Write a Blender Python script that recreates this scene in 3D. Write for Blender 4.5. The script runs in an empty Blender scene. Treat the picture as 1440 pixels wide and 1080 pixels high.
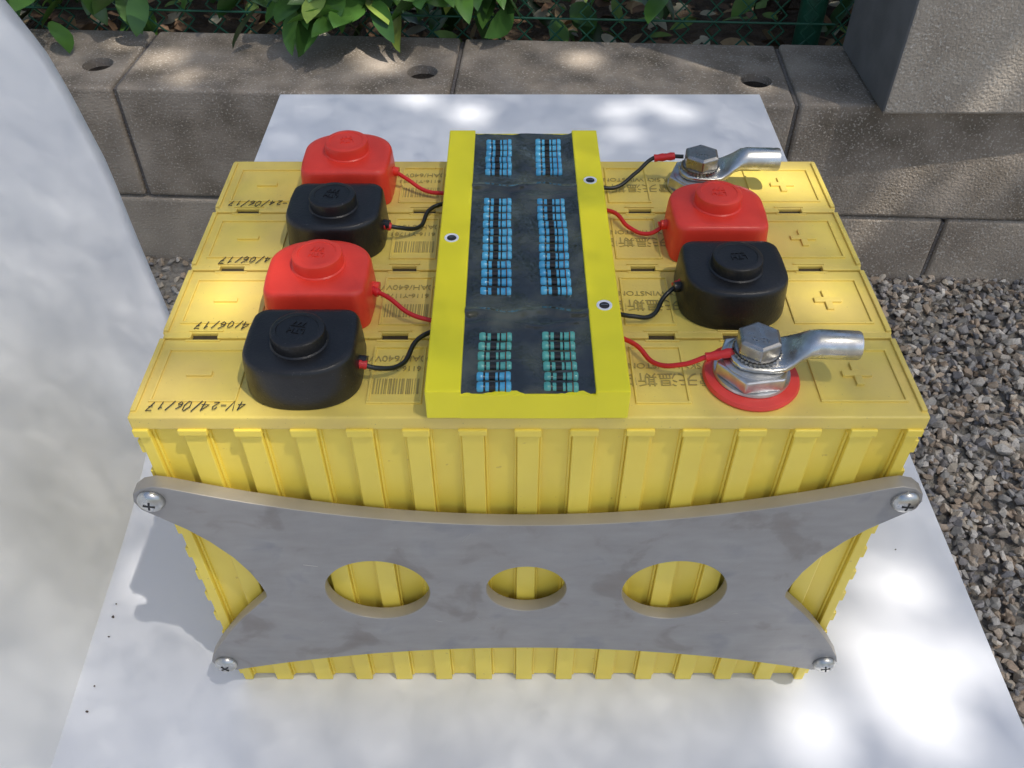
import bpy, bmesh, math, random
import numpy as np
from mathutils import Vector, Matrix
random.seed(7); rng=np.random.default_rng(7)
scene=bpy.context.scene
R=math.radians
col=scene.collection

# ---------------------------------------------------------------- helpers
def link(o,parent=None):
    col.objects.link(o)
    if parent is not None:
        o.parent=parent
        o.matrix_parent_inverse=parent.matrix_basis.inverted()
    return o
def empty(name,loc=(0,0,0),rz=0,size=.05):
    e=bpy.data.objects.new(name,None); e.empty_display_size=size
    e.matrix_basis=Matrix.Translation(loc)@Matrix.Rotation(rz,4,'Z')
    col.objects.link(e); return e
def mat(name,c1,c2=None,rough=.5,metal=0.,ns=40,detail=4,lo=.35,hi=.65,bump=0.,bs=200,bd=.001,coat=0.,rough2=None,spec=.5,
        speck=None,speck_s=600,speck_t=.7,trans=0.):
    m=bpy.data.materials.new(name); m.use_nodes=True
    nt=m.node_tree; N=nt.nodes; L=nt.links
    b=N['Principled BSDF']; b.inputs['Roughness'].default_value=rough; b.inputs['Metallic'].default_value=metal
    b.inputs['Specular IOR Level'].default_value=spec
    b.inputs['Coat Weight'].default_value=coat; b.inputs['Coat Roughness'].default_value=.08
    tc=N.new('ShaderNodeTexCoord')
    c2=c2 or tuple(x*.85 for x in c1)
    n=N.new('ShaderNodeTexNoise'); n.inputs['Scale'].default_value=ns; n.inputs['Detail'].default_value=detail
    L.new(tc.outputs['Object'],n.inputs['Vector'])
    r=N.new('ShaderNodeValToRGB'); r.color_ramp.elements[0].position=lo; r.color_ramp.elements[1].position=hi
    r.color_ramp.elements[0].color=(*c1,1); r.color_ramp.elements[1].color=(*c2,1)
    L.new(n.outputs['Fac'],r.inputs['Fac']); out=r.outputs['Color']
    if speck is not None:
        n3=N.new('ShaderNodeTexNoise'); n3.inputs['Scale'].default_value=speck_s; n3.inputs['Detail'].default_value=2
        L.new(tc.outputs['Object'],n3.inputs['Vector'])
        r3=N.new('ShaderNodeValToRGB'); r3.color_ramp.elements[0].position=speck_t; r3.color_ramp.elements[1].position=speck_t+.04
        L.new(n3.outputs['Fac'],r3.inputs['Fac'])
        mx=N.new('ShaderNodeMixRGB'); L.new(r3.outputs['Color'],mx.inputs['Fac']); L.new(out,mx.inputs['Color1'])
        mx.inputs['Color2'].default_value=(*speck,1); out=mx.outputs['Color']
    L.new(out,b.inputs['Base Color'])
    if rough2 is not None:
        mr=N.new('ShaderNodeMapRange'); mr.inputs['From Min'].default_value=lo; mr.inputs['From Max'].default_value=hi
        mr.inputs['To Min'].default_value=rough; mr.inputs['To Max'].default_value=rough2
        L.new(n.outputs['Fac'],mr.inputs['Value']); L.new(mr.outputs['Result'],b.inputs['Roughness'])
    if bump>0:
        n2=N.new('ShaderNodeTexNoise'); n2.inputs['Scale'].default_value=bs; n2.inputs['Detail'].default_value=3
        L.new(tc.outputs['Object'],n2.inputs['Vector'])
        bp=N.new('ShaderNodeBump'); bp.inputs['Strength'].default_value=bump; bp.inputs['Distance'].default_value=bd
        L.new(n2.outputs['Fac'],bp.inputs['Height']); L.new(bp.outputs['Normal'],b.inputs['Normal'])
    return m
def vcol_mat(name,rough=.8,bump=0.,bs=300,bd=.001,trans=0.,spec=.5):
    m=bpy.data.materials.new(name); m.use_nodes=True; nt=m.node_tree; N=nt.nodes; L=nt.links
    b=N['Principled BSDF']; b.inputs['Roughness'].default_value=rough; b.inputs['Specular IOR Level'].default_value=spec
    a=N.new('ShaderNodeAttribute'); a.attribute_name='Col'
    tc=N.new('ShaderNodeTexCoord'); n=N.new('ShaderNodeTexNoise'); n.inputs['Scale'].default_value=bs; n.inputs['Detail'].default_value=2
    L.new(tc.outputs['Object'],n.inputs['Vector'])
    mr=N.new('ShaderNodeMapRange'); mr.inputs['To Min'].default_value=.6; mr.inputs['To Max'].default_value=1.4
    L.new(n.outputs['Fac'],mr.inputs['Value'])
    mx=N.new('ShaderNodeVectorMath'); mx.operation='SCALE'
    L.new(a.outputs['Color'],mx.inputs[0]); L.new(mr.outputs['Result'],mx.inputs['Scale']); L.new(mx.outputs['Vector'],b.inputs['Base Color'])
    if bump>0:
        bp=N.new('ShaderNodeBump'); bp.inputs['Strength'].default_value=bump; bp.inputs['Distance'].default_value=bd
        L.new(n.outputs['Fac'],bp.inputs['Height']); L.new(bp.outputs['Normal'],b.inputs['Normal'])
    return m
def finish(bm,name,mats,parent,bevel=0,segs=2,smooth=False,recalc=True):
    if recalc: bmesh.ops.recalc_face_normals(bm,faces=bm.faces)
    me=bpy.data.meshes.new(name); bm.to_mesh(me); bm.free()
    if not isinstance(mats,(list,tuple)): mats=[mats]
    for m in mats: me.materials.append(m)
    o=bpy.data.objects.new(name,me); link(o,parent)
    if bevel>0:
        b=o.modifiers.new('b','BEVEL'); b.width=bevel; b.segments=segs; b.limit_method='ANGLE'; b.angle_limit=R(35)
    if smooth:
        for p in me.polygons: p.use_smooth=True
        try: me.set_sharp_from_angle(angle=R(40))
        except Exception: pass
    return o
def bm_box(bm,x0,x1,y0,y1,z0,z1,mi=0):
    v=[bm.verts.new(p) for p in ((x0,y0,z0),(x1,y0,z0),(x1,y1,z0),(x0,y1,z0),(x0,y0,z1),(x1,y0,z1),(x1,y1,z1),(x0,y1,z1))]
    for f in ((0,3,2,1),(4,5,6,7),(0,1,5,4),(1,2,6,5),(2,3,7,6),(3,0,4,7)):
        fc=bm.faces.new([v[i] for i in f]); fc.material_index=mi
def box(name,b,m,parent,bevel=.0005):
    bm=bmesh.new(); bm_box(bm,*b); return finish(bm,name,m,parent,bevel)
def boxes(name,bl,m,parent,bevel=.0005):
    bm=bmesh.new()
    for b in bl: bm_box(bm,*b)
    return finish(bm,name,m,parent,bevel)
def bm_rings(bm,rings,cap0=True,cap1=True,mi=None,closed=True):
    vr=[[bm.verts.new(p) for p in r] for r in rings]
    n=len(vr[0])
    for k in range(len(vr)-1):
        for i in range(n):
            f=bm.faces.new((vr[k][i],vr[k][(i+1)%n],vr[k+1][(i+1)%n],vr[k+1][i]))
            if mi: f.material_index=mi[k]
    if cap0: bm.faces.new(vr[0][::-1])
    if cap1: bm.faces.new(vr[-1])
def circ(cx,cy,z,r,n=32,a0=0): return [(cx+r*math.cos(a0+2*math.pi*i/n),cy+r*math.sin(a0+2*math.pi*i/n),z) for i in range(n)]
def lathe(name,cx,cy,prof,m,parent,n=32,a0=0,smooth=True,bevel=0):
    bm=bmesh.new(); bm_rings(bm,[circ(cx,cy,z,r,n,a0) for r,z in prof]); return finish(bm,name,m,parent,bevel,smooth=smooth)
def tube(name,pts,r,m,parent,smoothc=True,radii=None):
    cu=bpy.data.curves.new(name,'CURVE'); cu.dimensions='3D'; cu.bevel_depth=r; cu.bevel_resolution=4; cu.resolution_u=10; cu.use_fill_caps=True
    if smoothc:
        s=cu.splines.new('BEZIER'); s.bezier_points.add(len(pts)-1)
        for i,p in enumerate(pts):
            q=s.bezier_points[i]; q.co=p; q.handle_left_type=q.handle_right_type='AUTO'
            if radii: q.radius=radii[i]
    else:
        s=cu.splines.new('POLY'); s.points.add(len(pts)-1)
        for i,p in enumerate(pts):
            s.points[i].co=(*p,1)
            if radii: s.points[i].radius=radii[i]
    cu.materials.append(m); o=bpy.data.objects.new(name,cu); return link(o,parent)
def fast_mesh(name,V,F,colr,m,parent=None,smooth=False):
    me=bpy.data.meshes.new(name); nf,k=F.shape
    me.vertices.add(len(V)); me.vertices.foreach_set('co',V.astype(np.float32).ravel())
    me.loops.add(nf*k); me.loops.foreach_set('vertex_index',F.astype(np.int32).ravel())
    me.polygons.add(nf); me.polygons.foreach_set('loop_start',np.arange(0,nf*k,k,dtype=np.int32))
    me.update(calc_edges=True)
    if colr is not None:
        a=me.color_attributes.new('Col','FLOAT_COLOR','POINT')
        c=np.ones((len(V),4),np.float32); c[:,:3]=colr; a.data.foreach_set('color',c.ravel())
    me.polygons.foreach_set('use_smooth',np.full(nf,smooth))
    me.materials.append(m); o=bpy.data.objects.new(name,me); return link(o,parent)
def rotmats(n,tilt=None,yaw=None):
    yaw=rng.uniform(0,2*np.pi,n) if yaw is None else yaw
    tilt=rng.normal(0,.5,n) if tilt is None else tilt
    roll=rng.normal(0,.5,n)
    def M(a,ax):
        c,s=np.cos(a),np.sin(a); m=np.zeros((n,3,3)); i,j=[(1,2),(0,2),(0,1)][ax]; m[:,ax,ax]=1
        m[:,i,i]=c; m[:,j,j]=c; m[:,i,j]=-s; m[:,j,i]=s
        return m
    return M(yaw,2)@M(tilt,0)@M(roll,1)
def leaf_template():
    ts=[.12,.3,.5,.7,.88]; ws=[.55,.92,1.,.8,.42]
    V=[(0,0,0)]
    for t,w in zip(ts,ws):
        zc=-.10*t*t
        V+=[(-w*.5,t,zc+.05*w),(0,t,zc),(w*.5,t,zc+.05*w)]
    V.append((0,1,-.12)); F=[(0,2,1),(0,3,2)]
    for k in range(4):
        a=1+3*k;b=a+3
        F+=[(a,a+1,b+1),(a,b+1,b),(a+1,a+2,b+2),(a+1,b+2,b+1)]
    a=13; t=16; F+=[(a,a+1,t),(a+1,a+2,t)]
    return np.array(V,float),np.array(F)
def simple_leaf():
    return np.array([(0,0,0),(.5,.45,.05),(0,1,-.05),(-.5,.45,.05)],float),np.array([(0,1,2,3)])
def leaves(name,P,L,W,rot,colr,m,parent=None,tmpl=None):
    T,F=tmpl or leaf_template(); n=len(P)
    V=T[None]*np.stack([W,L,L],1)[:,None,:]
    V=np.einsum('nij,nkj->nki',rot,V)+P[:,None,:]
    FF=(F[None]+(np.arange(n)*len(T))[:,None,None]).reshape(-1,F.shape[1])
    return fast_mesh(name,V.reshape(-1,3),FF,np.repeat(colr,len(T),0),m,parent,tmpl is None)

# ---------------------------------------------------------------- sky + sun
S=Vector((.38,-.28,1.)).normalized()
w=bpy.data.worlds.new('World'); scene.world=w; w.use_nodes=True
sk=w.node_tree.nodes.new('ShaderNodeTexSky'); sk.sky_type='NISHITA'; sk.sun_disc=False
sk.sun_elevation=math.asin(S.z); sk.sun_rotation=math.atan2(S.x,S.y); sk.dust_density=2.5; sk.air_density=1.2
w.node_tree.links.new(sk.outputs[0],w.node_tree.nodes['Background'].inputs[0]); w.node_tree.nodes['Background'].inputs[1].default_value=.15
sl=bpy.data.lights.new('sun','SUN'); sl.energy=5; sl.angle=R(.6); sl.color=(1,.95,.87)
so=bpy.data.objects.new('sun',sl); so.rotation_euler=S.to_track_quat('Z','Y').to_euler(); so.location=(2,0,5); col.objects.link(so)

# ---------------------------------------------------------------- camera
cam=bpy.data.cameras.new('camera'); cam.lens=31.42; cam.sensor_width=36; cam.clip_start=.02; cam.clip_end=500
co=bpy.data.objects.new('camera',cam); co.location=(-.0076,-.2761,.5401); co.rotation_euler=(R(45.35),0,0); col.objects.link(co); scene.camera=co

# ---------------------------------------------------------------- materials
M_yel=mat('yellow_plastic',(.91,.71,.10),(.87,.66,.09),rough=.34,ns=25,bump=.15,bs=400,bd=.0003,speck=(.72,.52,.08),speck_s=220,speck_t=.72)
M_top=mat('yellow_plastic_dusty',(.83,.64,.13),(.72,.54,.14),rough=.38,ns=30,bump=.3,bs=500,bd=.0003,speck=(.42,.32,.10),speck_s=900,speck_t=.72)
M_paint=mat('lemon_paint',(.90,.79,.018),(.86,.74,.015),rough=.33,ns=15,bump=.1,bs=300,bd=.0003,speck=(.62,.54,.05),speck_s=160,speck_t=.76)
M_resin=mat('black_resin',(.012,.014,.010),(.085,.090,.055),rough=.06,rough2=.18,ns=45,lo=.42,hi=.75,coat=1.,bump=.8,bs=60,bd=.0028)
M_red=mat('red_rubber',(.84,.055,.030),(.76,.045,.025),rough=.36,ns=60,bump=.25,bs=800,bd=.0003)
M_blk=mat('black_rubber',(.008,.008,.009),(.013,.013,.014),rough=.36,ns=60,bump=.35,bs=900,bd=.0004,speck=(.15,.15,.15),speck_s=1500,speck_t=.73)
M_wred=mat('red_wire',(.65,.02,.02),rough=.4); M_wblk=mat('black_wire',(.01,.014,.012),rough=.35)
M_steel=mat('zinc_steel',(.68,.68,.66),(.45,.45,.43),rough=.20,metal=1,ns=150,rough2=.4)
M_bolt=mat('stainless_bolt',(.42,.41,.39),(.30,.29,.28),rough=.22,metal=1,ns=250,rough2=.45)
M_alu=mat('aluminium',(.68,.68,.68),(.50,.50,.50),rough=.28,metal=1,ns=200,rough2=.45,bump=.15,bs=600,bd=.0003)
M_dark=mat('dark_slot',(.02,.02,.02),rough=.6)
M_groove=mat('slot_shade_dark',(.04,.03,.012),(.07,.05,.02),rough=.9)  # shade inside the lid slots, put into a dark brown colour
M_ink=mat('faded_print',(.44,.34,.09),(.34,.26,.08),rough=.6)
M_pen=mat('marker_ink',(.02,.02,.025),rough=.5)
M_white=mat('white_laminate',(.80,.81,.84),(.77,.78,.82),rough=.28,ns=6,speck=(.35,.33,.3),speck_s=140,speck_t=.80)
M_panel=mat('white_plastic',(.83,.83,.85),(.80,.81,.83),rough=.36,ns=4)
M_leg=mat('painted_leg',(.3,.3,.3),rough=.5,metal=.5)
M_bark=mat('bark',(.14,.10,.07),(.07,.05,.035),rough=.9,ns=40,bump=.6,bs=120,bd=.003)

# ---------------------------------------------------------------- battery pack
CZ=.2466; CD=.0547
bat=empty('battery_pack',(0,.109,0))
for k in range(4):
    y0=k*CD; y1=y0+CD
    box('cell_body_%d'%(k+1),(-.1755,.1755,y0+(.0034 if k==0 else .0002),y1-(.0034 if k==3 else .0002),0.0005,.2400),M_yel,bat,.0012)
    f=-.0006 if k==0 else .0025; g=.0006 if k==3 else -.0025
    box('cell_lid_%d'%(k+1),(-.1812,.1812,y0+f,y1+g,.2385,CZ),M_top,bat,.0009)
    rl=[]; zt=CZ+.0010; zb=CZ-.001
    def frame(xa,xb,ya,yb,t=.0012):
        rl.extend([(xa,xb,ya,ya+t,zb,zt),(xa,xb,yb-t,yb,zb,zt),(xa,xa+t,ya+t,yb-t,zb,zt),(xb-t,xb,ya+t,yb-t,zb,zt)])
    frame(-.174,-.134,y0+.009,y1-.010); frame(.134,.174,y0+.009,y1-.010)
    frame(-.0745,-.049,y0+.008,y1-.008); frame(.049,.0745,y0+.008,y1-.008)
    yc=(y0+y1)/2
    rl+= [(-.1805,-.1780,y0+.003,y1-.003,zb,zt+.0003),(.1780,.1805,y0+.003,y1-.003,zb,zt+.0003)]
    rl+= [(-.161,-.149,yc-.0016,yc+.0016,zb,CZ+.0013)]
    rl+= [(.148,.162,yc-.0018,yc+.0018,zb,CZ+.0013),(.1532,.1568,yc+.0018,yc+.0075,zb,CZ+.0013),(.1532,.1568,yc-.0075,yc-.0018,zb,CZ+.0013)]
    boxes('lid_relief_%d'%(k+1),rl,M_top,bat,.0003)
tb=[]; fr=[]; gr=[]
for k in range(1,4):
    y=k*CD; xs=-.1795
    gr.append((-.1790,.1790,y-.0024,y+.0024,.2395,.2446))  # dark strip added under the slots to stand in for their shade
    for s in [-.158,-.120,-.092,-.062,.066,.104,.150]:
        s2=s+random.uniform(-.004,.004)
        tb.append((xs,s2-.0065,y-.0019,y+.0019,.236,CZ+.0007)); xs=s2+.0065
        fr+= [(s2-.0085,s2+.0085,y-.0042,y-.0032,CZ-.001,CZ+.0006),(s2-.0085,s2+.0085,y+.0032,y+.0042,CZ-.001,CZ+.0006)]
    tb.append((xs,.1795,y-.0019,y+.0019,.236,CZ+.0007))
boxes('interlock_tongues',tb,M_top,bat,.0004)
boxes('slot_lips',fr,M_top,bat,.0002)
boxes('slot_shade_strips',gr,M_groove,bat,0)
for nm,ya,yb in (('front_ribs',-.0002,.0045),('rear_ribs',.2143,.2189)):
    rb=[]; cp=[]
    for i in range(-7,8):
        x=i*.0256; wd=.0052
        xa=max(x-wd,-.1795); xb=min(x+wd,.1795)
        rb.append((xa,xb,ya,yb,0,.2375))
        for sgn in (-1,1):
            if abs(x+sgn*.0072)<.174: rb.append((min(x+sgn*.0052,x+sgn*.0066),max(x+sgn*.0052,x+sgn*.0066),ya+.0022,yb,.002,.2365))
        if ya<0:
            d=random.uniform(-.0006,.0008); cp.append((xa-.0014,xb+.0010+d,-.0019,.003,.2350+d,.2392))
    boxes(nm,rb,M_yel,bat,.0005)
    if cp: boxes('rib_caps',cp,M_yel,bat,.0005)
for sgn,nm in ((-1,'left_side_teeth'),(1,'right_side_teeth')):
    tt=[]
    for k in range(4):
        z=.006; j=0
        while z<.23:
            a,b=(.1750,.1818 if j%2==0 else .1785)
            tt.append((min(sgn*a,sgn*b),max(sgn*a,sgn*b),k*CD+.0008,k*CD+CD-.0012,z,z+(.0085 if j%2==0 else .004)))
            z+=.0130 if j%2==0 else .0085; j+=1
    boxes(nm,tt,M_yel,bat,.0004)
def text(s,loc,size,rz,m,parent,name,ext=.00008,shear=0,align='CENTER'):
    cu=bpy.data.curves.new(name,'FONT'); cu.body=s; cu.size=size; cu.extrude=ext; cu.align_x=align; cu.align_y='CENTER'; cu.shear=shear
    cu.materials.append(m); o=bpy.data.objects.new(name,cu); o.location=loc; o.rotation_euler=(0,0,rz)
    return link(o,parent)
for k in range(4):
    yc=k*CD+CD/2; lz=CZ+.0003
    text('雷天温斯顿',(.0655,yc-.003,lz),.0095,math.pi,M_ink,bat,'label_characters')
    text('THUNDER SKY WINSTON',(.078,yc+.006,lz),.0052,math.pi,M_ink,bat,'label_latin')
    text('200AH/640Wh',(-.061,yc+.011,lz),.0058,math.pi,M_ink,bat,'label_capacity')
    text('16116-Y11788',(-.062,yc+.004,lz),.0046,math.pi,M_ink,bat,'label_serial')
    bc=[]; x=-.0725
    while x<-.0510:
        ww=random.choice([.0003,.0005,.0008]); bc.append((x,x+ww,yc-.013,yc-.003,CZ-.0005,CZ+.0003)); x+=ww+random.choice([.0003,.0006,.0009])
    boxes('barcode',bc,M_ink,bat,0)
G={'4':[[(.7,0),(.7,1)],[(.7,1),(0,.35),(1,.35)]],'V':[[(0,1),(.4,0),(.9,1)]],'-':[[(.1,.45),(.9,.5)]],
 '2':[[(0,.75),(.2,1),(.6,1),(.75,.7),(0,0),(.9,.05)]],'/':[[(0,-.1),(.7,1.1)]],'0':[[(.4,1),(0,.6),(.1,.1),(.5,0),(.8,.4),(.7,.9),(.4,1)]],
 '6':[[(.7,1),(.1,.6),(0,.2),(.4,0),(.75,.25),(.5,.5),(.05,.35)]],'1':[[(.1,.7),(.5,1),(.4,0)]],'7':[[(0,1),(.8,1),(.3,0)],[(.2,.5),(.75,.55)]]}
def handwrite(s,x,y,h,name):
    cu=bpy.data.curves.new(name,'CURVE'); cu.dimensions='3D'; cu.bevel_depth=.00024; cu.bevel_resolution=1
    for ch in s:
        hh=h*random.uniform(.85,1.15)
        for st in G[ch]:
            sp=cu.splines.new('POLY'); sp.points.add(len(st)-1)
            for i,(a,b) in enumerate(st):
                sp.points[i].co=(x-(a*hh*.62+b*hh*.22),y-b*hh+random.uniform(-.0002,.0002),CZ+.0012,1)
        x-=h*.82; y+=random.uniform(-.0004,.0003)
    cu.materials.append(M_pen); link(bpy.data.objects.new(name,cu),bat)
handwrite('4V-24/06/17',-.1285,.0085,.0050,'marker_date')
handwrite('24/06/17',-.1345,.0085+CD+.001,.0048,'marker_date')
handwrite('24/06/17',-.1345,.0085+2*CD,.0048,'marker_date')
handwrite('4-24/06/17',-.1345,.0090+3*CD,.0048,'marker_date')

# ---------------------------------------------------------------- terminal caps
def cap_outline(cx,cy,flip,sc,n=12):
    w_=.0267; P=[]
    for i in range(n*2+1):
        a=math.pi*i/(n*2); ca,sa=math.cos(a),math.sin(a)
        P.append((-w_*math.copysign(abs(ca)**.86,ca), -.0045-.0195*abs(sa)**.95))
    r=.007; yb=.0232; xw=w_*.975
    P.append((w_*1.0,.008))
    for i in range(6):
        a=math.pi/2*i/5; P.append((xw-r+r*math.cos(a),yb-r+r*math.sin(a)))
    for i in range(6):
        a=math.pi/2+math.pi/2*i/5; P.append((-xw+r+r*math.cos(a),yb-r+r*math.sin(a)))
    P.append((-w_*1.0,.008))
    return [(cx+x*sc,cy+(-y if flip else y)*sc) for x,y in P]
def terminal_cap(cx,cy,red,side):
    m=M_red if red else M_blk
    e=empty('red_terminal_cap' if red else 'black_terminal_cap',(cx,cy,CZ))
    rings=[]
    for sc,z in ((.985,0),(1.0,.0015),(.985,.010),(.965,.0180),(.955,.0200),(.935,.0214),(.905,.0221),(.80,.0224)):
        rings.append([(x,y,CZ+.0003+z) for x,y in cap_outline(cx,cy,red,sc)])
    bm=bmesh.new(); bm_rings(bm,rings); finish(bm,'boot_shell',m,e,smooth=True)
    zt=CZ+.0226
    bm=bmesh.new(); by=cy+(.001 if red else -.001)
    bm_rings(bm,[circ(cx,by,zt+dz,r,40) for r,dz in ((.0136,-.001),(.0134,.0003),(.0127,.0009),(.0125,.0055),(.0122,.0066),(.0114,.0071),(.0096,.0072),(.0094,.0068))])
    finish(bm,'boot_button',m,e,smooth=True)
    text('LTH\n777',(cx,by+.0012,zt+.0068),.0046,math.pi+random.uniform(-.2,.4),m,e,'moulded_mark',ext=.0004)
    tx=cx+side*.0258
    tube('wire_outlet',[(tx-side*.004,cy-.001,CZ+.011),(tx+side*.0035,cy-.002,CZ+.0105)],.0027,m,e)
for k in range(4):
    terminal_cap(-.104,CD*(k+.5),k%2==1,1)
terminal_cap(.1037,CD*1.5,False,-1); terminal_cap(.1037,CD*2.5,True,-1)

# ---------------------------------------------------------------- bolted lug terminals
M_red2=mat('red_washer',(.78,.06,.045),(.66,.05,.035),rough=.4)
def hexr(cx,cy,z,r,a0=.3): return circ(cx,cy,z,r,6,a0)
def lug_terminal(cx,cy,base_red,ang):
    e=empty('bolted_cable_lug',(cx,cy,CZ))
    z=CZ+.0003
    if base_red:
        lathe('red_base_ring',cx,cy-.001,[(.0222,z),(.0226,z+.001),(.0218,z+.0026),(.0205,z+.003)],M_red2,e,48); z+=.0028
    lathe('base_flange',cx,cy,[(.0176,z),(.0180,z+.0008),(.0176,z+.002)],M_alu,e,48)
    z+=.0019
    bm=bmesh.new(); bm_rings(bm,[hexr(cx,cy,z,.0182,.15),hexr(cx,cy,z+.0068,.0182,.15)]); finish(bm,'terminal_nut',M_alu,e,.0009,3)
    z+=.0066
    lathe('nut_collar',cx,cy,[(.0150,z),(.0150,z+.0008),(.0120,z+.0016)],M_alu,e,40); z+=.0015
    bm=bmesh.new(); rings=[]
    secs=[(-.0122,z+.0016,.003,.0014),(-.0112,z+.0016,.0065,.0016),(-.008,z+.0016,.0102,.0016),(-.002,z+.0016,.0120,.0016),(.006,z+.0016,.0122,.0016),(.0115,z+.0018,.0112,.0017),
          (.0150,z+.0035,.0098,.0026),(.0185,z+.0065,.0085,.0042),(.0225,z+.0088,.0074,.0060),(.026,z+.0092,.0068,.0068),(.044,z+.0092,.0067,.0067),(.0448,z+.0092,.0064,.0064),(.0448,z+.0092,.0052,.0052),(.030,z+.0092,.0050,.0050)]
    ca,sa=math.cos(ang),math.sin(ang)
    for sx,sz,hw,hh in secs:
        ex=.45 if hh<.003 else 1.
        ring=[]
        for i in range(28):
            a=2*math.pi*i/28; c_,s_=math.cos(a),math.sin(a)
            yy=hw*math.copysign(abs(c_)**ex,c_); zz=hh*math.copysign(abs(s_)**ex,s_)
            ring.append((cx+sx*ca-yy*sa,cy+sx*sa+yy*ca,sz+zz))
        rings.append(ring)
    bm_rings(bm,rings); finish(bm,'lug_body',M_steel,e,smooth=True)
    z+=.0033
    bm=bmesh.new()
    r1=[];r2=[]
    for i in range(64):
        a=2*math.pi*i/64; r=.0112 if i%2 else .0104
        r1.append((cx+r*math.cos(a),cy+r*math.sin(a),z)); r2.append((cx+r*math.cos(a),cy+r*math.sin(a),z+.0012+(.0005 if i%2 else 0)))
    bm_rings(bm,[r1,r2]); finish(bm,'serrated_washer',M_bolt,e)
    z+=.0014
    lathe('bolt_flange',cx,cy,[(.0102,z),(.0102,z+.0007),(.0095,z+.0010)],M_bolt,e,40); z+=.0009
    bm=bmesh.new(); bm_rings(bm,[hexr(cx,cy,z,.0106,.45),hexr(cx,cy,z+.0066,.0106,.45),circ(cx,cy,z+.0075,.0088,6,.45)]); finish(bm,'bolt_head',M_bolt,e,.0007,3)
    text('A2-70',(cx,cy-.003,z+.0075),.0035,math.pi*.9,M_bolt,e,'bolt_mark',ext=.00025)
lug_terminal(.1045,CD*.5-.0015,True,-.06); lug_terminal(.1035,CD*3.5-.002,False,-.03)

# ---------------------------------------------------------------- balancing board in yellow frame
bms=empty('balancing_board',(0,.11,CZ))
bx0,bx1=-.0458,.0443; yA,yB=-.0022,.2247; z0=CZ+.0011; zT=.2650
ri0,ri1=-.0300,.0290
boxes('frame_rails',[(bx0,ri0,yA,yB,z0,zT),(ri1,bx1,yA,yB,z0,zT)],M_paint,bms,.0007)
boxes('frame_floor',[(ri0+.00005,ri1-.00005,yA+.0032,yB-.0032,z0+.0003,.258),(ri0-.0008,ri1+.0008,yA+.00005,yA+.003,z0+.0001,.2625),(ri0-.0008,ri1+.0008,yB-.003,yB-.00005,z0+.0001,.2625)],M_paint,bms,.0001)
def resin_h(x,y):
    h=.2630
    h+=.0006*math.sin(y*170+2*math.sin(x*120))*math.cos(x*90)
    for yc in (.163,.0525):
        h+=.0016*math.exp(-((y-yc-.002*math.sin(x*200)-.03*x)/.0026)**2)
        h+=.0007*math.exp(-((y-yc+.008+.002*math.sin(x*150+1))/.0015)**2)
    for s in (ri0,ri1): h+=.0007*math.exp(-abs(x-s)/.0015)
    h+=.0006*math.exp(-((x+.002)/.004)**2)
    if y<.004: h-=.0010*(1-(y-yA)/.0062)**2
    return h
nx,ny=44,200; bm=bmesh.new(); g=[]
for j in range(ny+1):
    y=yA+.0010+(yB-.0016-yA-.0010)*j/ny
    g.append([bm.verts.new((ri0-.0001+(ri1-ri0+.0002)*i/nx,y,resin_h(ri0+(ri1-ri0)*i/nx,y)+rng.normal(0,.00006))) for i in range(nx+1)])
for j in range(ny):
    for i in range(nx): bm.faces.new((g[j][i],g[j][i+1],g[j+1][i+1],g[j+1][i]))
for side in (0,ny):
    lo=[bm.verts.new((v.co.x,v.co.y,.2585)) for v in g[side]]
    for i in range(nx): bm.faces.new((g[side][i],g[side][i+1],lo[i+1],lo[i]))
finish(bm,'resin_fill',M_resin,bms,smooth=True)
Mb=mat('resistor_blue',(.09,.44,.64),(.04,.30,.52),rough=.15,coat=.8); Mg=mat('resistor_teal',(.09,.40,.33),(.06,.30,.27),rough=.15,coat=.8)
Mk=mat('resistor_band',(.012,.012,.012),rough=.2); Mo=mat('resistor_band_brown',(.12,.04,.01),rough=.25)
rows=[.2125-.0068*i for i in range(6)]+[.1478-.00715*i for i in range(12)]+[.0355-.0066*i for i in range(6)]
for ri,ry in enumerate(rows):
    for ci,rx in enumerate((-.0155,.0140)):
        teal= ri>=18 and not(ri>=22 and ci==0)
        bm=bmesh.new(); L=.0155; j=random.uniform(-.0003,.0003); ang=random.uniform(-.03,.03)
        prof=[(-.5,.0014),(-.485,.0023),(-.44,.0027),(-.34,.0027),(-.30,.0024),(-.24,.0023),(-.14,.0023),(-.02,.0023),(.05,.0023),(.12,.0023),(.17,.0023),(.24,.0023),(.31,.0024),(.35,.0027),(.44,.0027),(.485,.0023),(.5,.0014)]
        mi=[0,0,0,0,1,0,1,1,0,1,0,0,2,0,0,0]; zc=resin_h(rx,ry)-.0003+random.uniform(-.0003,.0003)
        bm_rings(bm,[[(rx+j+t*L+r*math.cos(a)*ang,ry+t*L*ang+r*math.cos(a),zc+r*math.sin(a)) for a in [2*math.pi*q/16 for q in range(16)]] for t,r in prof],mi=mi)
        finish(bm,'resistor',[Mg if teal else Mb,Mk,Mo],bms,smooth=True)
for sx_,sy in ((-.0393,.1114),(.0369,.1673),(.0368,.0561)):
    lathe('screw_collar',sx_,sy,[(.0038,zT-.0005),(.0038,zT+.00035),(.0030,zT+.0004),(.0026,zT+.0001)],M_white,bms,28)
    lathe('screw_head',sx_,sy,[(.0025,zT-.0001),(.0024,zT+.0003),(.0012,zT+.0006)],M_dark,bms,24)
    boxes('screw_slot',[(sx_-.0016,sx_+.0016,sy-.0003,sy+.0003,zT+.0004,zT+.00075)],M_bolt,bms,0)
W=empty('balancing_wires',(0,.11,CZ))
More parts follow.
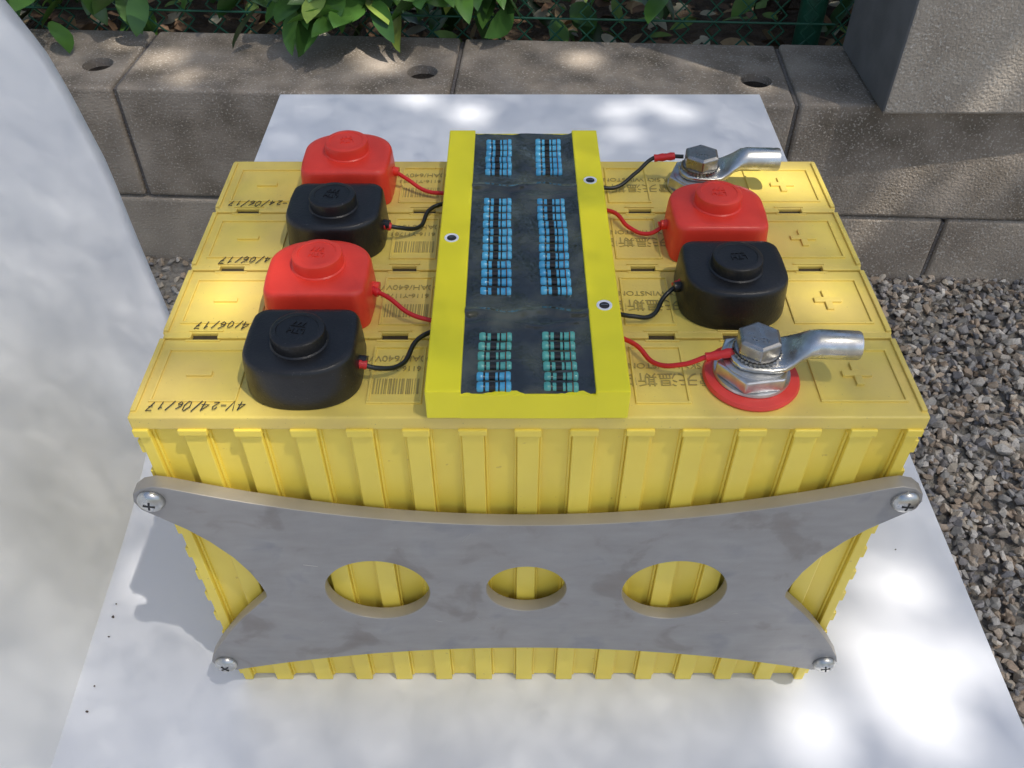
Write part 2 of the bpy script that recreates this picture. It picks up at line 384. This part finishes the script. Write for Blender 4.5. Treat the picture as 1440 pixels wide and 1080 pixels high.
def wire(pts,red,crimp=None):
    tube('red_wire' if red else 'black_wire',pts,.0012,M_wred if red else M_wblk,W)
    if crimp:
        a,b=Vector(crimp[0]),Vector(crimp[1]); n=6
        tube('crimp_sleeve',[tuple(a.lerp(b,i/(n-1))) for i in range(n)],.0023,M_wred,W,False,[1,.85,1.05,.85,1.05,.9])
wire([(-.079,.1915,.2575),(-.070,.186,.2545),(-.058,.179,.2505),(-.044,.175,.2515)],True,((-.0815,.193,.2575),(-.0755,.189,.2565)))
wire([(-.078,.1345,.2575),(-.070,.1345,.2555),(-.060,.142,.2505),(-.054,.160,.2510),(-.044,.166,.2515)],False,((-.0800,.1345,.2575),(-.0740,.1345,.2560)))
wire([(-.078,.0775,.2575),(-.070,.073,.2565),(-.058,.064,.2530),(-.044,.0595,.2515)],True,((-.0800,.0785,.2575),(-.0745,.0760,.2565)))
wire([(-.078,.0235,.2575),(-.070,.0235,.2545),(-.060,.030,.2505),(-.053,.047,.2515),(-.044,.054,.2520)],False,((-.0795,.0235,.2575),(-.0745,.0235,.2565)))
wire([(.043,.181,.252),(.054,.183,.2505),(.066,.190,.2560),(.078,.197,.2625),(.094,.195,.264)],False,((.077,.1965,.2620),(.089,.1965,.2635)))
wire([(.043,.158,.252),(.051,.154,.252),(.058,.143,.2500),(.068,.1365,.2500),(.078,.137,.2565)],True,((.0735,.1365,.2555),(.0795,.1375,.257)))
wire([(.043,.066,.252),(.052,.0635,.252),(.062,.066,.2500),(.070,.078,.2530),(.078,.0835,.2575)],False,((.0745,.082,.2560),(.0795,.084,.2575)))
wire([(.043,.049,.252),(.052,.042,.252),(.060,.031,.2505),(.072,.026,.2545),(.084,.025,.261),(.096,.025,.263)],True,((.0815,.0250,.2600),(.0935,.0255,.2625)))

# ---------------------------------------------------------------- clamp plates
M_plate=bpy.data.materials.new('stained_steel'); M_plate.use_nodes=True
nt=M_plate.node_tree; N=nt.nodes; L_=nt.links; b=N['Principled BSDF']; b.inputs['Metallic'].default_value=.35
tc=N.new('ShaderNodeTexCoord'); n1=N.new('ShaderNodeTexNoise'); n1.inputs['Scale'].default_value=26; n1.inputs['Detail'].default_value=5; n1.inputs['Distortion'].default_value=.5
L_.new(tc.outputs['Object'],n1.inputs['Vector'])
r=N.new('ShaderNodeValToRGB'); cr=r.color_ramp; cr.elements[0].position=.33; cr.elements[0].color=(.275,.272,.275,1); cr.elements[1].position=.42; cr.elements[1].color=(.335,.323,.31,1)
e1=cr.elements.new(.56); e1.color=(.325,.31,.295,1); e2=cr.elements.new(.62); e2.color=(.275,.256,.238,1); e3=cr.elements.new(.70); e3.color=(.26,.235,.215,1)
L_.new(n1.outputs['Fac'],r.inputs['Fac'])
n4=N.new('ShaderNodeTexNoise'); n4.inputs['Scale'].default_value=160; n4.inputs['Detail'].default_value=5; mp=N.new('ShaderNodeMapping'); mp.inputs['Scale'].default_value=(.3,1,1)
L_.new(tc.outputs['Object'],mp.inputs['Vector']); L_.new(mp.outputs[0],n4.inputs['Vector'])
m4=N.new('ShaderNodeMapRange'); m4.inputs['To Min'].default_value=.85; m4.inputs['To Max'].default_value=1.15; L_.new(n4.outputs['Fac'],m4.inputs['Value'])
sc=N.new('ShaderNodeVectorMath'); sc.operation='SCALE'; L_.new(r.outputs['Color'],sc.inputs[0]); L_.new(m4.outputs[0],sc.inputs['Scale'])
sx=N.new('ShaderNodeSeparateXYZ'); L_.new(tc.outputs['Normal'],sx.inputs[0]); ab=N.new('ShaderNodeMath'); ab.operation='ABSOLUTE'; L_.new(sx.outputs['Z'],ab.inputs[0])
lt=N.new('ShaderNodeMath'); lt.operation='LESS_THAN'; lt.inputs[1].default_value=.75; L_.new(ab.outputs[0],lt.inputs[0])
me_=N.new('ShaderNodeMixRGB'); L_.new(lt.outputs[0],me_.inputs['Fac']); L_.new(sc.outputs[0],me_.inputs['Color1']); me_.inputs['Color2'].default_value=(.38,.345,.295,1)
L_.new(me_.outputs[0],b.inputs['Base Color'])
mr=N.new('ShaderNodeMapRange'); mr.inputs['To Min'].default_value=.34; mr.inputs['To Max'].default_value=.6; L_.new(n1.outputs['Fac'],mr.inputs['Value']); L_.new(mr.outputs[0],b.inputs['Roughness'])
n2=N.new('ShaderNodeTexNoise'); n2.inputs['Scale'].default_value=700; L_.new(tc.outputs['Object'],n2.inputs['Vector']); bp=N.new('ShaderNodeBump'); bp.inputs['Strength'].default_value=.2; bp.inputs['Distance'].default_value=.0003
L_.new(n2.outputs['Fac'],bp.inputs['Height']); L_.new(bp.outputs['Normal'],b.inputs['Normal'])
def half_outline():
    P=[]
    for i in range(15):
        x=.172*i/14; P.append((x,.1768+.0295*(x/.172)**2))
    P+=[(.178,.2075),(.184,.2060),(.1885,.2020),(.1898,.1965),(.1880,.1905)]
    P+=[(.180,.1835),(.170,.1745),(.161,.1640),(.152,.1500),(.146,.1360),(.1428,.1240),(.1415,.1160),(.1418,.1120)]
    P+=[(.148,.1040),(.156,.0945),(.164,.0840),(.172,.0720),(.180,.0590),(.1870,.0460),(.1888,.0400),(.1870,.0345),(.182,.0310),(.176,.0305)]
    for i in range(14):
        x=.170*(1-i/13); P.append((x,.0573-.0255*(x/.172)**2))
    return P
def plate(name,yc,pe):
    cu=bpy.data.curves.new(name,'CURVE'); cu.dimensions='2D'; cu.fill_mode='BOTH'; cu.extrude=.0032; cu.bevel_depth=.0005; cu.bevel_resolution=2
    h=half_outline(); P=h+[(-x,z) for x,z in h[::-1][1:-1]]
    def add(P):
        s=cu.splines.new('POLY'); s.points.add(len(P)-1); s.use_cyclic_u=True
        for i,p in enumerate(P): s.points[i].co=(p[0],p[1],0,1)
    add(P)
    for cx,cz,r_ in ((-.0807,.118,.0288),(.0002,.1195,.0222),(.0806,.118,.0288)):
        add([(cx+r_*math.cos(2*math.pi*i/72),cz+r_*math.sin(2*math.pi*i/72)) for i in range(72)])
    cu.materials.append(M_plate); o=bpy.data.objects.new(name,cu); o.rotation_euler=(R(90),0,0); o.location=(0,yc,0); link(o,pe)
clamp=empty('steel_clamp_frame',(0,.109,.12))
plate('front_plate',-.0056,clamp); plate('rear_plate',.2245,clamp)
M_scr=mat('scratch',(.55,.52,.48),rough=.3,metal=.8)
cu=bpy.data.curves.new('scratches','CURVE'); cu.dimensions='3D'; cu.bevel_depth=.00010; cu.bevel_resolution=0
for i in range(18):
    x=random.uniform(-.13,.13); z=random.uniform(.075,.168)
    if any((x-c)**2+(z-.118)**2<.036**2 for c in (-.0807,.0002,.0806)): continue
    a=random.uniform(-1.2,1.2); l=random.uniform(.003,.009)
    s=cu.splines.new('POLY'); s.points.add(2)
    for q in range(3): s.points[q].co=(x+l*math.cos(a)*q/2,-.00933,z+l*math.sin(a)*q/2+random.uniform(-.0005,.0005),1)
cu.materials.append(M_scr); link(bpy.data.objects.new('scratches',cu),clamp)
for bx,bz in ((-.181,.1985),(.1815,.1980),(-.1805,.0395),(.1815,.0390)):
    bm=bmesh.new(); rings=[]
    for r_,yy in ((.0066,-.0095),(.0067,-.0102),(.0063,-.0116),(.0052,-.0128),(.0034,-.0135),(.0012,-.0138)):
        rings.append([(bx+r_*math.cos(a),yy,bz+r_*math.sin(a)) for a in [2*math.pi*q/32 for q in range(32)]])
    bm_rings(bm,rings); finish(bm,'button_screw_head',M_steel,clamp,smooth=True)
    a=random.uniform(0,1.5); bm=bmesh.new()
    for q in (a,a+math.pi/2):
        dx,dz=math.cos(q)*.0028,math.sin(q)*.0028; ex,ez=-math.sin(q)*.00045,math.cos(q)*.00045
        vs=[(bx+dx+ex,bz+dz+ez),(bx+dx-ex,bz+dz-ez),(bx-dx-ex,bz-dz-ez),(bx-dx+ex,bz-dz+ez)]
        q1=.0 if q==a else .0001
        bm_rings(bm,[[(x,-.0125,z) for x,z in vs],[(x,-.01395-q1,z) for x,z in vs]])
    finish(bm,'screw_recess',M_dark,clamp)
    tube('tie_rod',[(bx,-.004,bz),(bx,.226,bz)],.003,M_steel,clamp,False)

# ---------------------------------------------------------------- white table
tab=empty('white_table',(.005,.15,0))
box('table_top',(-.305,.310,-.42,.800,-.0185,-.0005),M_white,tab,.0012)
bm=bmesh.new()
for (x0,x1,y0,y1) in ((-.27,-.23,-.36,-.32),(.235,.275,-.36,-.32),(-.27,-.23,.70,.74),(.235,.275,.70,.74)):
    bm_box(bm,x0,x1,y0,y1,-.40,-.0190)
bm_box(bm,-.23,.235,-.352,-.328,-.06,-.0192); bm_box(bm,-.23,.235,.708,.732,-.06,-.0192)
finish(bm,'table_legs',M_leg,tab,.002)

# ---------------------------------------------------------------- curved white panel
pan=empty('curved_white_panel',(-.36,.1,.1))
zy=[(-.36,.20),(-.1,.27),(0,.335),(.0138,.352),(.057,.397),(.107,.450),(.16,.490),(.189,.508),(.227,.517),(.3,.52),(.42,.49),(.55,.38)]
def yb(z): return float(np.interp(z,[a for a,_ in zy],[b_ for _,b_ in zy]))
yd=np.linspace(-.8,.7,301); bd=np.interp(yd,[-.62,-.25,-.057,.14,.30,.38],[-.278,-.279,-.284,-.293,-.312,-.316])
kk=np.exp(-.5*(np.arange(-12,13)/5.)**2); kk/=kk.sum(); bd=np.convolve(np.pad(bd,12,mode='edge'),kk,'valid')
def px(y): return float(np.interp(y,yd,bd))
bm=bmesh.new(); g=[]
nz=60; nyy=60
for i in range(nz+1):
    z=-.36+.91*i/nz; zz=max(z,0); row=[]
    up=max(zz-.20,0)
    for j in range(nyy+1):
        y=-.62+(yb(z)+.62)*j/nyy
        row.append(bm.verts.new((px(y)-.60*zz+.9*up*up,y,z)))
    g.append(row)
for i in range(nz):
    for j in range(nyy): bm.faces.new((g[i][j],g[i][j+1],g[i+1][j+1],g[i+1][j]))
o=finish(bm,'panel_sheet',M_panel,pan,smooth=True)
sm=o.modifiers.new('s','SOLIDIFY'); sm.thickness=.003; sm.offset=0

# ---------------------------------------------------------------- ground, gravel
M_ground=mat('gravel_soil',(.20,.18,.155),(.32,.30,.26),rough=.95,ns=90,bump=1,bs=110,bd=.01)
bm=bmesh.new(); vs=[bm.verts.new(p) for p in ((-80,-80,-.412),(80,-80,-.412),(80,80,-.412),(-80,80,-.412))]; bm.faces.new(vs); finish(bm,'ground',M_ground,None)
def hull_variants(n):
    out=[]
    for _ in range(n):
        bm=bmesh.new(); sc=np.array([1,rng.uniform(.6,.95),rng.uniform(.4,.75)])
        for _ in range(14):
            p=rng.normal(size=3); p/=np.linalg.norm(p); p*=rng.uniform(.8,1); bm.verts.new(tuple(p*sc))
        bmesh.ops.convex_hull(bm,input=bm.verts)
        bmesh.ops.delete(bm,geom=[v for v in bm.verts if not v.link_faces],context='VERTS')
        bmesh.ops.triangulate(bm,faces=bm.faces); bmesh.ops.recalc_face_normals(bm,faces=bm.faces)
        bm.verts.index_update()
        out.append((np.array([v.co[:] for v in bm.verts]),np.array([[v.index for v in f.verts] for f in bm.faces]))); bm.free()
    return out
pal=np.array([(.42,.39,.35),(.34,.315,.28),(.50,.43,.34),(.39,.30,.22),(.22,.21,.21),(.60,.55,.48),(.36,.33,.31),(.46,.37,.28)])
NS=34000; var=hull_variants(24); VV=[];FF=[];CC=[];off=0
pos=np.stack([rng.uniform(-1.3,1.9,NS),rng.uniform(-.7,1.0,NS),np.full(NS,-.408)],1)
near=rng.random(NS)<.35; pos[near,0]=rng.uniform(.25,1.2,near.sum()); pos[near,1]=rng.uniform(-.2,.95,near.sum()); pos[near,2]+=rng.uniform(.0,.010,near.sum())
pos[:,2]+=.022*np.clip((pos[:,1]-.55)/.35,0,1)
idx=rng.integers(0,24,NS)
for k,(v,f) in enumerate(var):
    q=np.where(idx==k)[0]; n=len(q); rt=rotmats(n)
    s=rng.uniform(.0055,.0105,n)*np.where(rng.random(n)<.1,1.4,1)
    V=np.einsum('nij,nkj->nki',rt,v[None]*s[:,None,None])+pos[q][:,None,:]; V[:,:,2]+= .003
    F=(f[None]+(np.arange(n)*len(v))[:,None,None]).reshape(-1,3)+off
    c=pal[rng.integers(0,len(pal),n)]*rng.uniform(.7,1.25,(n,1))
    VV.append(V.reshape(-1,3));FF.append(F);CC.append(np.repeat(c,len(v),0)); off+=n*len(v)
M_stone=vcol_mat('gravel_stone',rough=.85,bump=.4,bs=500,bd=.001)
fast_mesh('gravel',np.concatenate(VV),np.concatenate(FF),np.concatenate(CC),M_stone)
bm=bmesh.new(); g=[]
for j in range(18):
    y=-.7+.1*j; z=-.4085+.022*min(max((y-.55)/.35,0),1)
    g.append([bm.verts.new((-1.6+.1*i,y,z)) for i in range(40)])
for j in range(17):
    for i in range(39): bm.faces.new((g[j][i],g[j][i+1],g[j+1][i+1],g[j+1][i]))
finish(bm,'grit_bed',M_ground,None,smooth=True)
VV=[];FF=[];off=0
for (x,y,s) in ((-.277,.03,.0010),(-.279,.045,.0014),(-.280,.055,.0008),(-.275,-.005,.0009),(-.274,-.022,.0013),(.21,.12,.0007),(-.05,.62,.0010),(.16,.55,.0009),(-.2,.7,.0012),(.27,.10,.0008)):
    v,f=var[random.randrange(24)]; VV.append(v*s+np.array([x,y,s*.4])); FF.append(f+off); off+=len(v)
VV=np.concatenate(VV); fast_mesh('dirt_crumbs',VV,np.concatenate(FF),np.tile(np.array([[.07,.05,.04]]),(len(VV),1)),M_stone)

# ---------------------------------------------------------------- block wall
def concrete(name,c1,c2,c3,sc=6):
    return mat(name,c1,c2,rough=.92,ns=sc,detail=6,lo=.36,hi=.68,bump=.9,bs=280,bd=.0022,speck=c3,speck_s=330,speck_t=.60,spec=.25)
M_conc=concrete('concrete_block',(.46,.39,.315),(.29,.24,.19),(.54,.48,.41))
M_conc_t=concrete('concrete_weathered',(.44,.37,.30),(.20,.165,.125),(.52,.46,.39),11)
M_mort=concrete('mortar',(.22,.20,.18),(.14,.12,.11),(.3,.3,.3))
M_socket_shade=mat('socket_shade_dark',(.05,.04,.03),(.02,.016,.012),rough=1,ns=80,bump=1,bs=200,bd=.004)  # near-black colour standing in for the shade inside the block sockets
TZ=-.073; CH=.190
wall=empty('concrete_block_wall',(0,.935,TZ),math.atan(-.052))
def wbox(name,b,m,bevel=.006):
    bm=bmesh.new(); bm_box(bm,*b)
    me=bpy.data.meshes.new(name); bmesh.ops.recalc_face_normals(bm,faces=bm.faces); bm.to_mesh(me); bm.free(); me.materials.append(m)
    o=bpy.data.objects.new(name,me); col.objects.link(o); o.parent=wall
    bv=o.modifiers.new('b','BEVEL'); bv.width=bevel; bv.segments=3
    return o
for c in range(2):
    z1=-c*CH; z0=z1-CH+.004
    for i in range(-5,7):
        x0=.403+.5*i+(.27 if c else 0)
        jj=random.uniform(-.002,.002)
        o=wbox('block',(x0+.003,x0+.497,jj,.2,z0,z1+random.uniform(-.002,.001)),M_conc_t if c==0 else M_conc)
        wbox('mortar_joint',(x0-.0025,x0+.0025,.006,.194,z0,z1-.006),M_mort,.0005)
        if c==0 and -4<i<4:
            bm=bmesh.new(); bm_rings(bm,[circ(x0+.450,.074,z,.023,28) for z in (-.12,.03)]); bmesh.ops.recalc_face_normals(bm,faces=bm.faces)
            me=bpy.data.meshes.new('socket'); bm.to_mesh(me); bm.free()
            cu=bpy.data.objects.new('socket',me); col.objects.link(cu); cu.parent=wall
            bo=o.modifiers.new('h','BOOLEAN'); bo.operation='DIFFERENCE'; bo.object=cu; bo.solver='EXACT'
            bpy.context.view_layer.update(); dg=bpy.context.evaluated_depsgraph_get()
            nm=bpy.data.meshes.new_from_object(o.evaluated_get(dg)); o.modifiers.clear(); o.data=nm; bpy.data.objects.remove(cu)
            bm=bmesh.new(); bm_rings(bm,[circ(x0+.450,.074,z,r_,28) for r_,z in ((.0226,-.06),(.0226,-.014),(.015,-.018),(.006,-.020))])  # dark plug added so the lit socket looks shaded
            bmesh.ops.recalc_face_normals(bm,faces=bm.faces); me=bpy.data.meshes.new('socket_shade_plug'); bm.to_mesh(me); bm.free(); me.materials.append(M_socket_shade)
            q=bpy.data.objects.new('socket_shade_plug',me); col.objects.link(q); q.parent=wall
wbox('mortar_bed',(-2.05,3.35,.008,.192,-CH-.002,-CH+.006),M_mort,.001)
pil=empty('concrete_pillar',(.9,.97,0),0)
M_pf=concrete('pillar_concrete',(.48,.42,.35),(.36,.31,.255),(.56,.52,.46),14)
M_ps=mat('smooth_shaded_side',(.20,.195,.19),(.16,.155,.15),rough=.85,ns=20,bump=.4,bs=300,bd=.001)  # smooth left side of the pillar, its shade painted in as darker grey
bm=bmesh.new()
for c in range(5):
    z0_=TZ+.004+c*.2
    for i in range(3): bm_box(bm,.508+i*.5+.001*(c%2),.508+(i+1)*.5-.004,.874-.02*i,1.09-.02*i,z0_,z0_+.196)
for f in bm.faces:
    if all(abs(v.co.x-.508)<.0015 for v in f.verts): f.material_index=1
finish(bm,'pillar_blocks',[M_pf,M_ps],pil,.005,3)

# ---------------------------------------------------------------- soil, fence, hedge
M_soil=mat('soil',(.16,.115,.075),(.08,.055,.035),rough=1,ns=30,bump=1,bs=60,bd=.02)
bm=bmesh.new(); g=[]
for j in range(41):
    g.append([bm.verts.new((-5+.125*i,1.10+.16*j,-.15+.02*math.sin(i*1.7+j)*math.cos(j*2.1)+rng.normal(0,.006) if j else -.15)) for i in range(81)])
for j in range(40):
    for i in range(80): bm.faces.new((g[j][i],g[j][i+1],g[j+1][i+1],g[j+1][i]))
finish(bm,'soil_bed',M_soil,None,smooth=True)
fen=empty('chain_link_fence',(0,1.17,-.1))
M_fg=mat('green_pvc',(.02,.12,.07),(.015,.09,.05),rough=.4)
cu=bpy.data.curves.new('wire_mesh','CURVE'); cu.dimensions='3D'; cu.bevel_depth=.0017; cu.bevel_resolution=1
p=.05; zb_,zt_=-.085,.95
def fy(x): return 1.150-.052*x
nrow=int((zt_-zb_)/(p/2))
for i in range(int(5/p)):
    xc=-2+i*p
    if xc>.50: break
    s=cu.splines.new('POLY'); s.points.add(nrow)
    for k in range(nrow+1):
        s.points[k].co=(xc+(p/2 if k%2 else 0),fy(xc)+(.0016 if k%2 else -.0016),zb_+k*p/2,1)
    s=cu.splines.new('POLY'); s.points.add(nrow)
    for k in range(nrow+1):
        s.points[k].co=(xc+(0 if k%2 else p/2),fy(xc)+(-.0016 if k%2 else .0016),zb_+k*p/2,1)
cu.materials.append(M_fg); link(bpy.data.objects.new('wire_mesh',cu),fen)
tube('tension_wire',[(-2,fy(-2)-.004,-.045),(.5,fy(.5)-.004,-.045)],.0017,M_fg,fen,False)
lathe('fence_post',.478,1.175,[(.021,-.15),(.021,1.0),(.018,1.01)],M_fg,fen,28)
lathe('fence_post',-1.6,1.30,[(.021,-.15),(.021,1.0),(.018,1.01)],M_fg,fen,28)

M_leaf=vcol_mat('hedge_leaf',rough=.28,bs=25)
def greens(n,bright=1.):
    a=rng.random((n,1)); base=(1-a)*np.array([[.030,.085,.018]])+a*np.array([[.10,.22,.04]])
    red=rng.random(n)<.012; base[red]=(.16,.05,.03)
    yl=rng.random(n)<.08; base[yl]=(.22,.30,.06)
    return base*rng.uniform(.7,1.2,(n,1))*bright
hedge=empty('laurel_hedge',(0,1.6,.3))
n=6500; u=rng.random(n)
P=np.stack([rng.uniform(-2.2,2.4,n),1.21+.75*rng.random(n)**1.1,-.10+1.5*rng.random(n)**1.4],1)
keep=~((P[:,0]>.10)&(P[:,0]<.50)&(P[:,2]<.12)&(P[:,1]<1.75)&(rng.random(n)<.85)); P=P[keep]; n=len(P)
leaves('hedge_foliage',P,rng.uniform(.06,.095,n),rng.uniform(.028,.044,n),rotmats(n,rng.normal(-.35,.45,n),rng.normal(np.pi,1.3,n)),greens(n,.9),M_leaf,hedge)
def spray(x,y,z,n,sp,name='leaf_spray'):
    P=np.stack([rng.normal(x,sp[0],n),rng.normal(y,sp[1],n),rng.normal(z,sp[2],n)],1)
    leaves(name,P,rng.uniform(.060,.085,n),rng.uniform(.028,.040,n),rotmats(n,rng.normal(-.35,.3,n),rng.normal(np.pi*.85,1.1,n)),greens(n,1.25),M_leaf,hedge)
spray(-.25,1.12,.02,34,(.06,.03,.02)); spray(-.30,1.09,-.010,12,(.035,.015,.01)); spray(-.62,1.17,.01,34,(.14,.03,.02)); spray(-.9,1.17,.01,20,(.12,.03,.02)); spray(.0,1.17,.02,34,(.13,.02,.02)); spray(-.12,1.15,.02,20,(.05,.03,.015)); spray(.38,1.2,.045,12,(.06,.02,.02))
for i in range(26):
    x=rng.uniform(-1.8,2); y=rng.uniform(1.3,1.7); tube('hedge_stem',[(x,y,-.16),(x+rng.normal(0,.05),y+rng.normal(0,.05),.3),(x+rng.normal(0,.15),y+rng.normal(0,.1),1.0)],.009,M_bark,hedge,True,[1.2,.8,.3])
n=1800; P=np.stack([rng.uniform(-1.2,1.3,n),rng.uniform(1.15,2.0,n),rng.uniform(-.13,-.105,n)],1)
lc=np.array([(.40,.28,.15),(.30,.17,.09),(.55,.50,.36),(.20,.12,.07),(.20,.32,.08)])[rng.integers(0,5,n)]
M_lit=vcol_mat('leaf_litter',rough=.8,bs=60)
leaves('leaf_litter',P,rng.uniform(.025,.06,n),rng.uniform(.012,.028,n),rotmats(n,rng.normal(0,.3,n)),lc,M_lit)

# ---------------------------------------------------------------- fine-leaved shade tree beside the place (crown above the frame)
Hc=3.7; ox,oy=S.x/S.z*Hc,S.y/S.z*Hc
tree=empty('shade_tree',(3.9,1.9,-.4))
tube('trunk',[(3.9,1.9,-.42),(3.85,1.8,.8),(3.6,1.4,1.9),(3.2,.9,2.9)],.12,M_bark,tree,True,[1.3,1,.8,.5])
for q in range(14):
    ex,ey=ox+rng.uniform(-1.2,1.6),oy+rng.uniform(-.9,2.0)
    tube('limb',[(3.4+rng.normal(0,.05),1.1,2.5),((3.4+ex)/2+rng.normal(0,.2),(ey+1.1)/2,3.3+rng.normal(0,.1)),(ex,ey,3.85+rng.normal(0,.2))],.010,M_bark,tree,True,[1.2,.5,.12])
spots=[(.247,.004,0,.020),(.252,-.026,0,.015),(.238,.026,0,.010),(.266,.066,0,.012),(.178,-.025,0,.007),(.182,-.042,0,.006),(.294,.015,0,.008),
 (-.06,.752,0,.013),(-.055,.735,0,.008),(-.13,.79,0,.011),(-.115,.783,0,.007),(.127,.757,0,.010),(.17,.775,0,.009),(.20,.75,0,.008),(.24,.62,0,.006),(.13,.70,0,.006),
 (-.154,.081,.2466,.013),(-.150,.097,.2466,.008),(.153,.083,.2466,.009),(.16,.195,.2466,.014),(.12,.20,.2466,.009),(-.165,.01,.2466,.007),(-.13,-.002,.235,.007),
 (-.55,1.06,-.073,.024),(-.62,1.12,-.073,.015),(-.50,1.00,-.073,.013),(-.2,1.04,-.073,.022),(-.24,1.08,-.073,.013),(.1,1.06,-.073,.018),(.3,1.05,-.073,.014),(.36,.98,-.073,.012),
 (.8,.87,.03,.024),(.66,.87,-.02,.016),(.72,.87,-.05,.012),(.60,.87,-.15,.016),(.45,1.45,-.14,.05),(.2,1.35,-.14,.045),(.35,1.3,-.14,.04),(.28,1.45,-.14,.035),(-.3,1.2,.05,.03),(0,1.3,0,.04),(-.6,1.25,0,.035),
 (.7,.4,-.4,.02),(.55,.65,-.4,.015)]
sp_=.0075
GX,GY=np.meshgrid(np.arange(-1.6,1.9,sp_),np.arange(-1.2,2.4,sp_)); n=GX.size
gx=GX.ravel()+rng.uniform(-.5,.5,n)*sp_; gy=GY.ravel()+rng.uniform(-.5,.5,n)*sp_
z=Hc+rng.uniform(-.4,.5,n); P=np.stack([gx+S.x/S.z*z,gy+S.y/S.z*z,z],1); keep=np.ones(n,bool)
for (x,y,zs,r_) in spots:
    t=P[:,2]-zs; d2=(P[:,0]-x-S.x/S.z*t)**2+(P[:,1]-y-S.y/S.z*t)**2
    keep&=d2>(r_+.009)**2
edge=np.hypot((gx-.12)/1.68,(gy-.6)/1.72); keep&=(edge+rng.normal(0,.05,n))<1
P=P[keep]; n=len(P)
LL=rng.uniform(.0160,.0215,n); rm=rotmats(n,rng.normal(0,.35,n))
P=P-np.einsum('nij,j->ni',rm,np.array([0,.5,0]))*LL[:,None]
leaves('tree_foliage',P,LL,LL*.53,rm,greens(n),vcol_mat('tree_leaf',rough=.5,bs=25),tree,tmpl=simple_leaf())

scene.view_settings.view_transform='Standard'; scene.view_settings.look='None'; scene.view_settings.exposure=0
